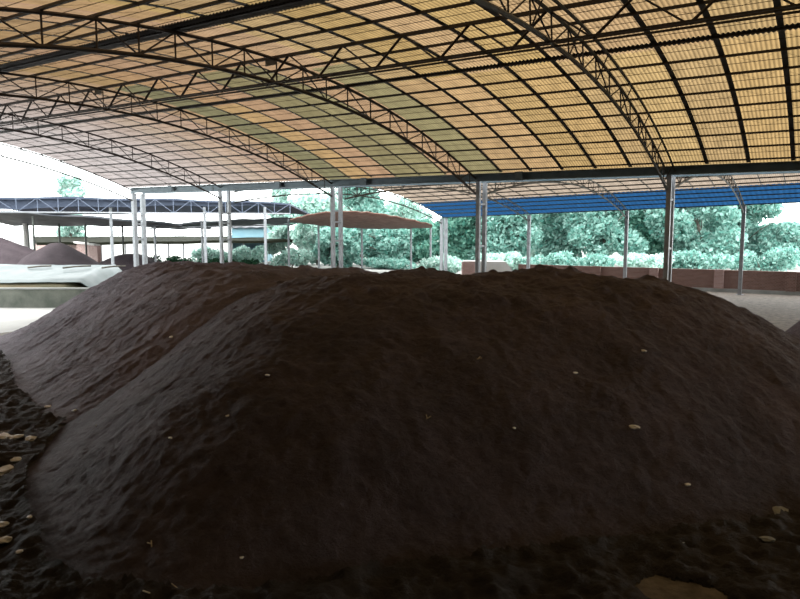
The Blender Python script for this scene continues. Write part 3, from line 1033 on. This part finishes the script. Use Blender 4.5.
TREES = [  # px, Z, ytop, half width px, label, material
    (283, 58, 186, 17, 'pale slim tree far behind, right of the second column pair from left', 'leaf_pale'),
    (318, 56, 196, 34, 'pale washed out tree seen left of the third column pair', 'leaf_pale'),
    (362, 55, 160, 40, 'tall bluish green tree rising above the red brown roof', 'leaf'),
    (338, 50, 228, 24, 'small bluish tree directly behind the third column pair, under the brown roof', 'leaf'),
    (388, 52, 226, 26, 'low bluish tree under the right half of the brown roof', 'leaf'),
    (420, 60, 222, 26, 'deep green tree behind the right end of the brown roof', 'leaf_dark'),
    (462, 50, 176, 34, 'deep green tree just left of the fourth column pair from left', 'leaf_dark'),
    (508, 49, 168, 40, 'leafy tree right of the fourth column pair from left', 'leaf'),
    (556, 52, 150, 42, 'tall leafy tree left of the slim far post beside the rightmost column pair', 'leaf'),
    (604, 48, 160, 40, 'leafy tree between the slim far post and the rightmost column pair', 'leaf'),
    (650, 53, 150, 42, 'tall leafy tree directly behind the rightmost column pair', 'leaf_dark'),
    (697, 49, 160, 42, 'leafy tree right of the rightmost column pair', 'leaf'),
    (742, 52, 178, 34, 'leafy tree behind the first slim far post from the right', 'leaf'),
    (784, 50, 224, 24, 'low tree at the right edge of the photo, below open sky', 'leaf'),
    (838, 52, 215, 34, 'tree beyond the right edge behind the brick wall', 'leaf'),
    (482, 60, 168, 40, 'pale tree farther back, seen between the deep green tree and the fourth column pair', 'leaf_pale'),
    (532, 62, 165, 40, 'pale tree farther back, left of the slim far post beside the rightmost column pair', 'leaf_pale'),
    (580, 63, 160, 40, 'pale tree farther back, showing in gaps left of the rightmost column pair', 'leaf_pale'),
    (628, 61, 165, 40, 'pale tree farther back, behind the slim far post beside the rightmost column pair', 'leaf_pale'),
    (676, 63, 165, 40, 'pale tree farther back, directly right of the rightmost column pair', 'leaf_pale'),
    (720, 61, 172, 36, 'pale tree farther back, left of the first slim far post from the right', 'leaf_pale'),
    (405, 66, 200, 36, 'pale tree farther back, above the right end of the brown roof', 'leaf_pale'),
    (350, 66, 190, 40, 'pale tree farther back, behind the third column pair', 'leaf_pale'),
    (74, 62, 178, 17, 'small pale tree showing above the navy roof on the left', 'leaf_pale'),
]
for i, (px, Z, yt, hw, lab, mt) in enumerate(TREES):
    tree(px, Z, yt, hw, lab, mt, 100 + i, nleaf=int(5000 + hw * 210), leaf=0.18 if Z < 56 else 0.21)

SH = [(497, 43, 252, 26, 'bushy undergrowth behind the white plastered block'), (540, 42, 254, 24, 'bushy undergrowth behind the brick wall, left of the slim far post'),
      (585, 42, 252, 26, 'bushy undergrowth behind the brick wall between slim far post and trees'), (640, 42, 254, 28, 'bushy undergrowth behind the brick wall at the rightmost column pair'),
      (700, 42, 252, 30, 'bushy undergrowth behind the brick wall, right of the rightmost column pair'), (765, 42, 248, 32, 'bushy undergrowth behind the brick wall near the right edge'),
      (440, 44, 256, 26, 'bushy undergrowth behind the white double post'), (385, 50, 258, 30, 'bushy undergrowth below the brown roof'),
      (212, 51, 246, 22, 'pale bush under the olive roof, directly left of the second column pair'), (247, 51, 245, 20, 'pale bush under the olive roof, in front of the blue hut'),
      (292, 51, 246, 20, 'pale bush under the tip of the olive roof')]
for i, (px, Z, yt, hw, lab) in enumerate(SH):
    x, y = W(px, Z); h = hz(yt, Z); w = hw / 665 * Z
    root = empty('shrub', (x, y, 0), lab, 'shrub', 'undergrowth behind the brick wall' if i < 7 else 'bushes under the far sheds')
    r = random.Random(300 + i)
    st = MB()
    for j in range(4):
        a = r.uniform(0, 6.28)
        st.tube([(0, 0, 0), (math.cos(a) * w * .3, math.sin(a) * .4, h * .5)], 0.03, 5)
    st.build('stems', 'bark', root)
    bl = [(r.uniform(-.8, .8) * w, r.uniform(-.6, .6), h * r.uniform(.25, .75), w * .32, .6, h * .3) for j in range(14)]
    leaf_mesh('foliage', bl, 2600, 0.13, 400 + i, 'leaf_pale' if i % 3 == 0 or i > 7 else 'leaf', root)
HD = [(146, 47, 256.5, 16, 'dark low bush behind the heap crest, right of the leftmost columns'), (178, 48, 257.5, 16, 'dark low bush behind the heap crest, between the two leftmost column pairs'),
      (216, 48, 258.5, 16, 'dark low bush behind the heap crest at the second column pair from left'), (246, 49, 260, 16, 'dark low bush behind the heap crest, right of the second column pair from left')]
for i, (px, Z, yt, hw, lab) in enumerate(HD):
    x, y = W(px, Z); h = hz(yt, Z); w = hw / 665 * Z
    root = empty('shrub', (x, y, 0), lab, 'shrub', 'dark bushes behind the heap crest')
    r = random.Random(500 + i)
    st = MB()
    for j in range(4):
        a = r.uniform(0, 6.28)
        st.tube([(0, 0, 0), (math.cos(a) * w * .3, math.sin(a) * .3, h * .5)], 0.02, 5)
    st.build('stems', 'bark', root)
    bl = [(r.uniform(-.9, .9) * w, r.uniform(-.5, .5), h * r.uniform(.2, .75), w * .3, .5, h * .35) for j in range(12)]
    leaf_mesh('foliage', bl, 1500, 0.09, 520 + i, 'shrub', root)

# ------------------------------------------------------------------ pale stones and straw on the heap and the litter
G1, G2, G3 = 'pale stones on the heap face', 'pale stones on the litter at the left', 'dry twigs on the heap face'
for i, (x, y, z, r, sh, lab, grp) in enumerate([
        (-1.65, 7.23, 0.74, 0.045, 1.3, 'largest pale stone on the right half of the heap face', G1),
        (-1.06, 6.99, 0.29, 0.030, 1.2, 'pale stone low on the heap near its right foot', G1),
        (-1.84, 8.42, 1.39, 0.028, 1.3, 'small pale stone high on the heap, straight above the largest stone', G1),
        (-2.40, 7.51, 1.22, 0.024, 1.6, 'small pale chip on the heap face, right of the straw twig', G1),
        (-2.62, 6.26, 0.83, 0.018, 1.4, 'tiny pale chip halfway down the middle of the heap face', G1),
        (-5.06, 5.21, 1.38, 0.022, 1.3, 'small pale chip on the left shoulder of the large heap', G1),
        (-5.03, 4.60, 1.05, 0.022, 1.3, 'small pale chip below the left shoulder of the large heap', G1),
        (-5.42, 4.20, 0.80, 0.018, 1.7, 'thin pale chip low on the left flank of the large heap', G1),
        (-3.86, 3.64, 0.23, 0.016, 1.2, 'tiny pale chip near the bottom of the large heap', G1),
        (-9.27, 7.27, 1.06, 0.034, 1.5, 'pale chip beside the crease between the two near heaps', G1),
        (-10.16, 5.59, 0.07, 0.045, 1.6, 'pale stone at the foot of the side-lit rear heap', G1),
        (-9.36, 5.56, 0.19, 0.030, 1.4, 'pale stone where the crease between the near heaps meets the ground', G1),
        (-9.28, 4.48, 0.02, 0.085, 1.5, 'largest white stone on the litter at the left edge', G2),
        (-9.02, 4.52, 0.05, 0.070, 1.5, 'white stone right beside the largest one on the left litter', G2),
        (-8.60, 4.50, 0.11, 0.060, 1.4, 'white stone on the left litter, nearest the heap foot', G2),
        (-8.05, 4.03, 0.07, 0.055, 1.4, 'white stone on the left litter, below the row of three', G2),
        (-7.93, 3.83, 0.02, 0.080, 1.6, 'flat white stone on the left litter, at the frame edge below the row', G2),
        (-6.27, 2.97, 0.11, 0.050, 1.4, 'pale stone at the frame edge, upper of the two lowest on the left', G2),
        (-5.99, 2.84, 0.08, 0.050, 1.4, 'pale stone at the frame edge, lower of the two lowest on the left', G2),
        (-6.12, 3.15, 0.15, 0.026, 1.3, 'small pale stone near the heap foot at the lower left', G2),
        (-5.60, 2.78, 0.11, 0.026, 1.3, 'lowest small pale stone at the left foot of the heap', G2),
        (-0.26, 7.35, 0.08, 0.085, 2.2, 'flat grey stone slab beside the right foot of the heap', None),
        (-0.31, 6.49, 0.09, 0.040, 1.7, 'brown grey stone below the flat slab at the right', None),
        (-0.95, 6.05, 0.08, 0.040, 1.6, 'small grey stone on the litter above the bare floor patch', None)]):
    pebble('stone', x, y, r, 'conc_cap' if grp is None else 'stone', lab, 'stone', grp, 0.22 if r > 0.08 and grp is None else 0.5, i * 1.3, sh, 700 + i, z)
for i, (x, y, z, L, lab) in enumerate([
        (-3.34, 6.87, 1.40, 0.10, 'forked straw twig in the middle of the heap face'),
        (-3.36, 5.75, 0.95, 0.12, 'thin straw twig halfway down the heap, below the forked twig'),
        (-4.63, 3.36, 0.28, 0.08, 'forked straw twig low on the left of the large heap'),
        (-4.09, 3.17, 0.11, 0.09, 'forked straw twig at the very bottom of the large heap'),
        (-4.12, 2.93, 0.13, 0.09, 'stubby straw twig on the litter at the very bottom left'),
        (-7.57, 4.76, 0.40, 0.13, 'straw twig at the left foot of the large heap')]):
    a = i * 1.1
    c = MB()
    d = Vector((math.cos(a), math.sin(a) * .5, 0.35))
    hh = heap_z(x, y)
    p = Vector((x, y, (hh if hh > 0.05 else z) + 0.008))
    c.tube([p - d * L * .5, p + d * L * .5], 0.006, 5)
    if 'forked' in lab:
        c.tube([p, p + Vector((-d.y, d.x, 0.35)) * L * .6], 0.005, 5)
    o = c.build('straw_twig', 'straw')
    tag(o, lab, 'twig', G3)


# ------------------------------------------------------------------ light and camera
world = bpy.data.worlds.new('overcast_sky')
scene.world = world
world.use_nodes = True
nt = world.node_tree
nt.nodes.clear()
wo = N(nt, 'ShaderNodeOutputWorld'); bg = N(nt, 'ShaderNodeBackground')
tc = N(nt, 'ShaderNodeTexCoord'); sp = N(nt, 'ShaderNodeSeparateXYZ')
nt.links.new(tc.outputs['Generated'], sp.inputs[0])
cr = N(nt, 'ShaderNodeValToRGB')
cr.color_ramp.elements[0].position = 0.0; cr.color_ramp.elements[1].position = 0.9
cr.color_ramp.elements[0].color = (0.94, 1.0, 0.99, 1); cr.color_ramp.elements[1].color = (1.0, 1.0, 1.0, 1)
nt.links.new(sp.outputs[2], cr.inputs[0]); nt.links.new(cr.outputs[0], bg.inputs[0])
bg.inputs[1].default_value = 7.0
nt.links.new(bg.outputs[0], wo.inputs[0])

camd = bpy.data.cameras.new('camera')
camd.sensor_width = 36.0
camd.lens = 36.0 * 665.0 / 800.0
camd.clip_end = 800
camo = bpy.data.objects.new('camera', camd)
COL.objects.link(camo)
camo.location = (0, 0, EYE)
camo.rotation_euler = (math.pi / 2 - math.atan(68 / 665.0), 0, math.atan2(0.540, 0.841))
scene.camera = camo
scene.view_settings.view_transform = 'Standard'
scene.view_settings.look = 'None'
scene.view_settings.exposure = 0.0
scene.view_settings.gamma = 1.0
scene.view_settings.use_curve_mapping = False
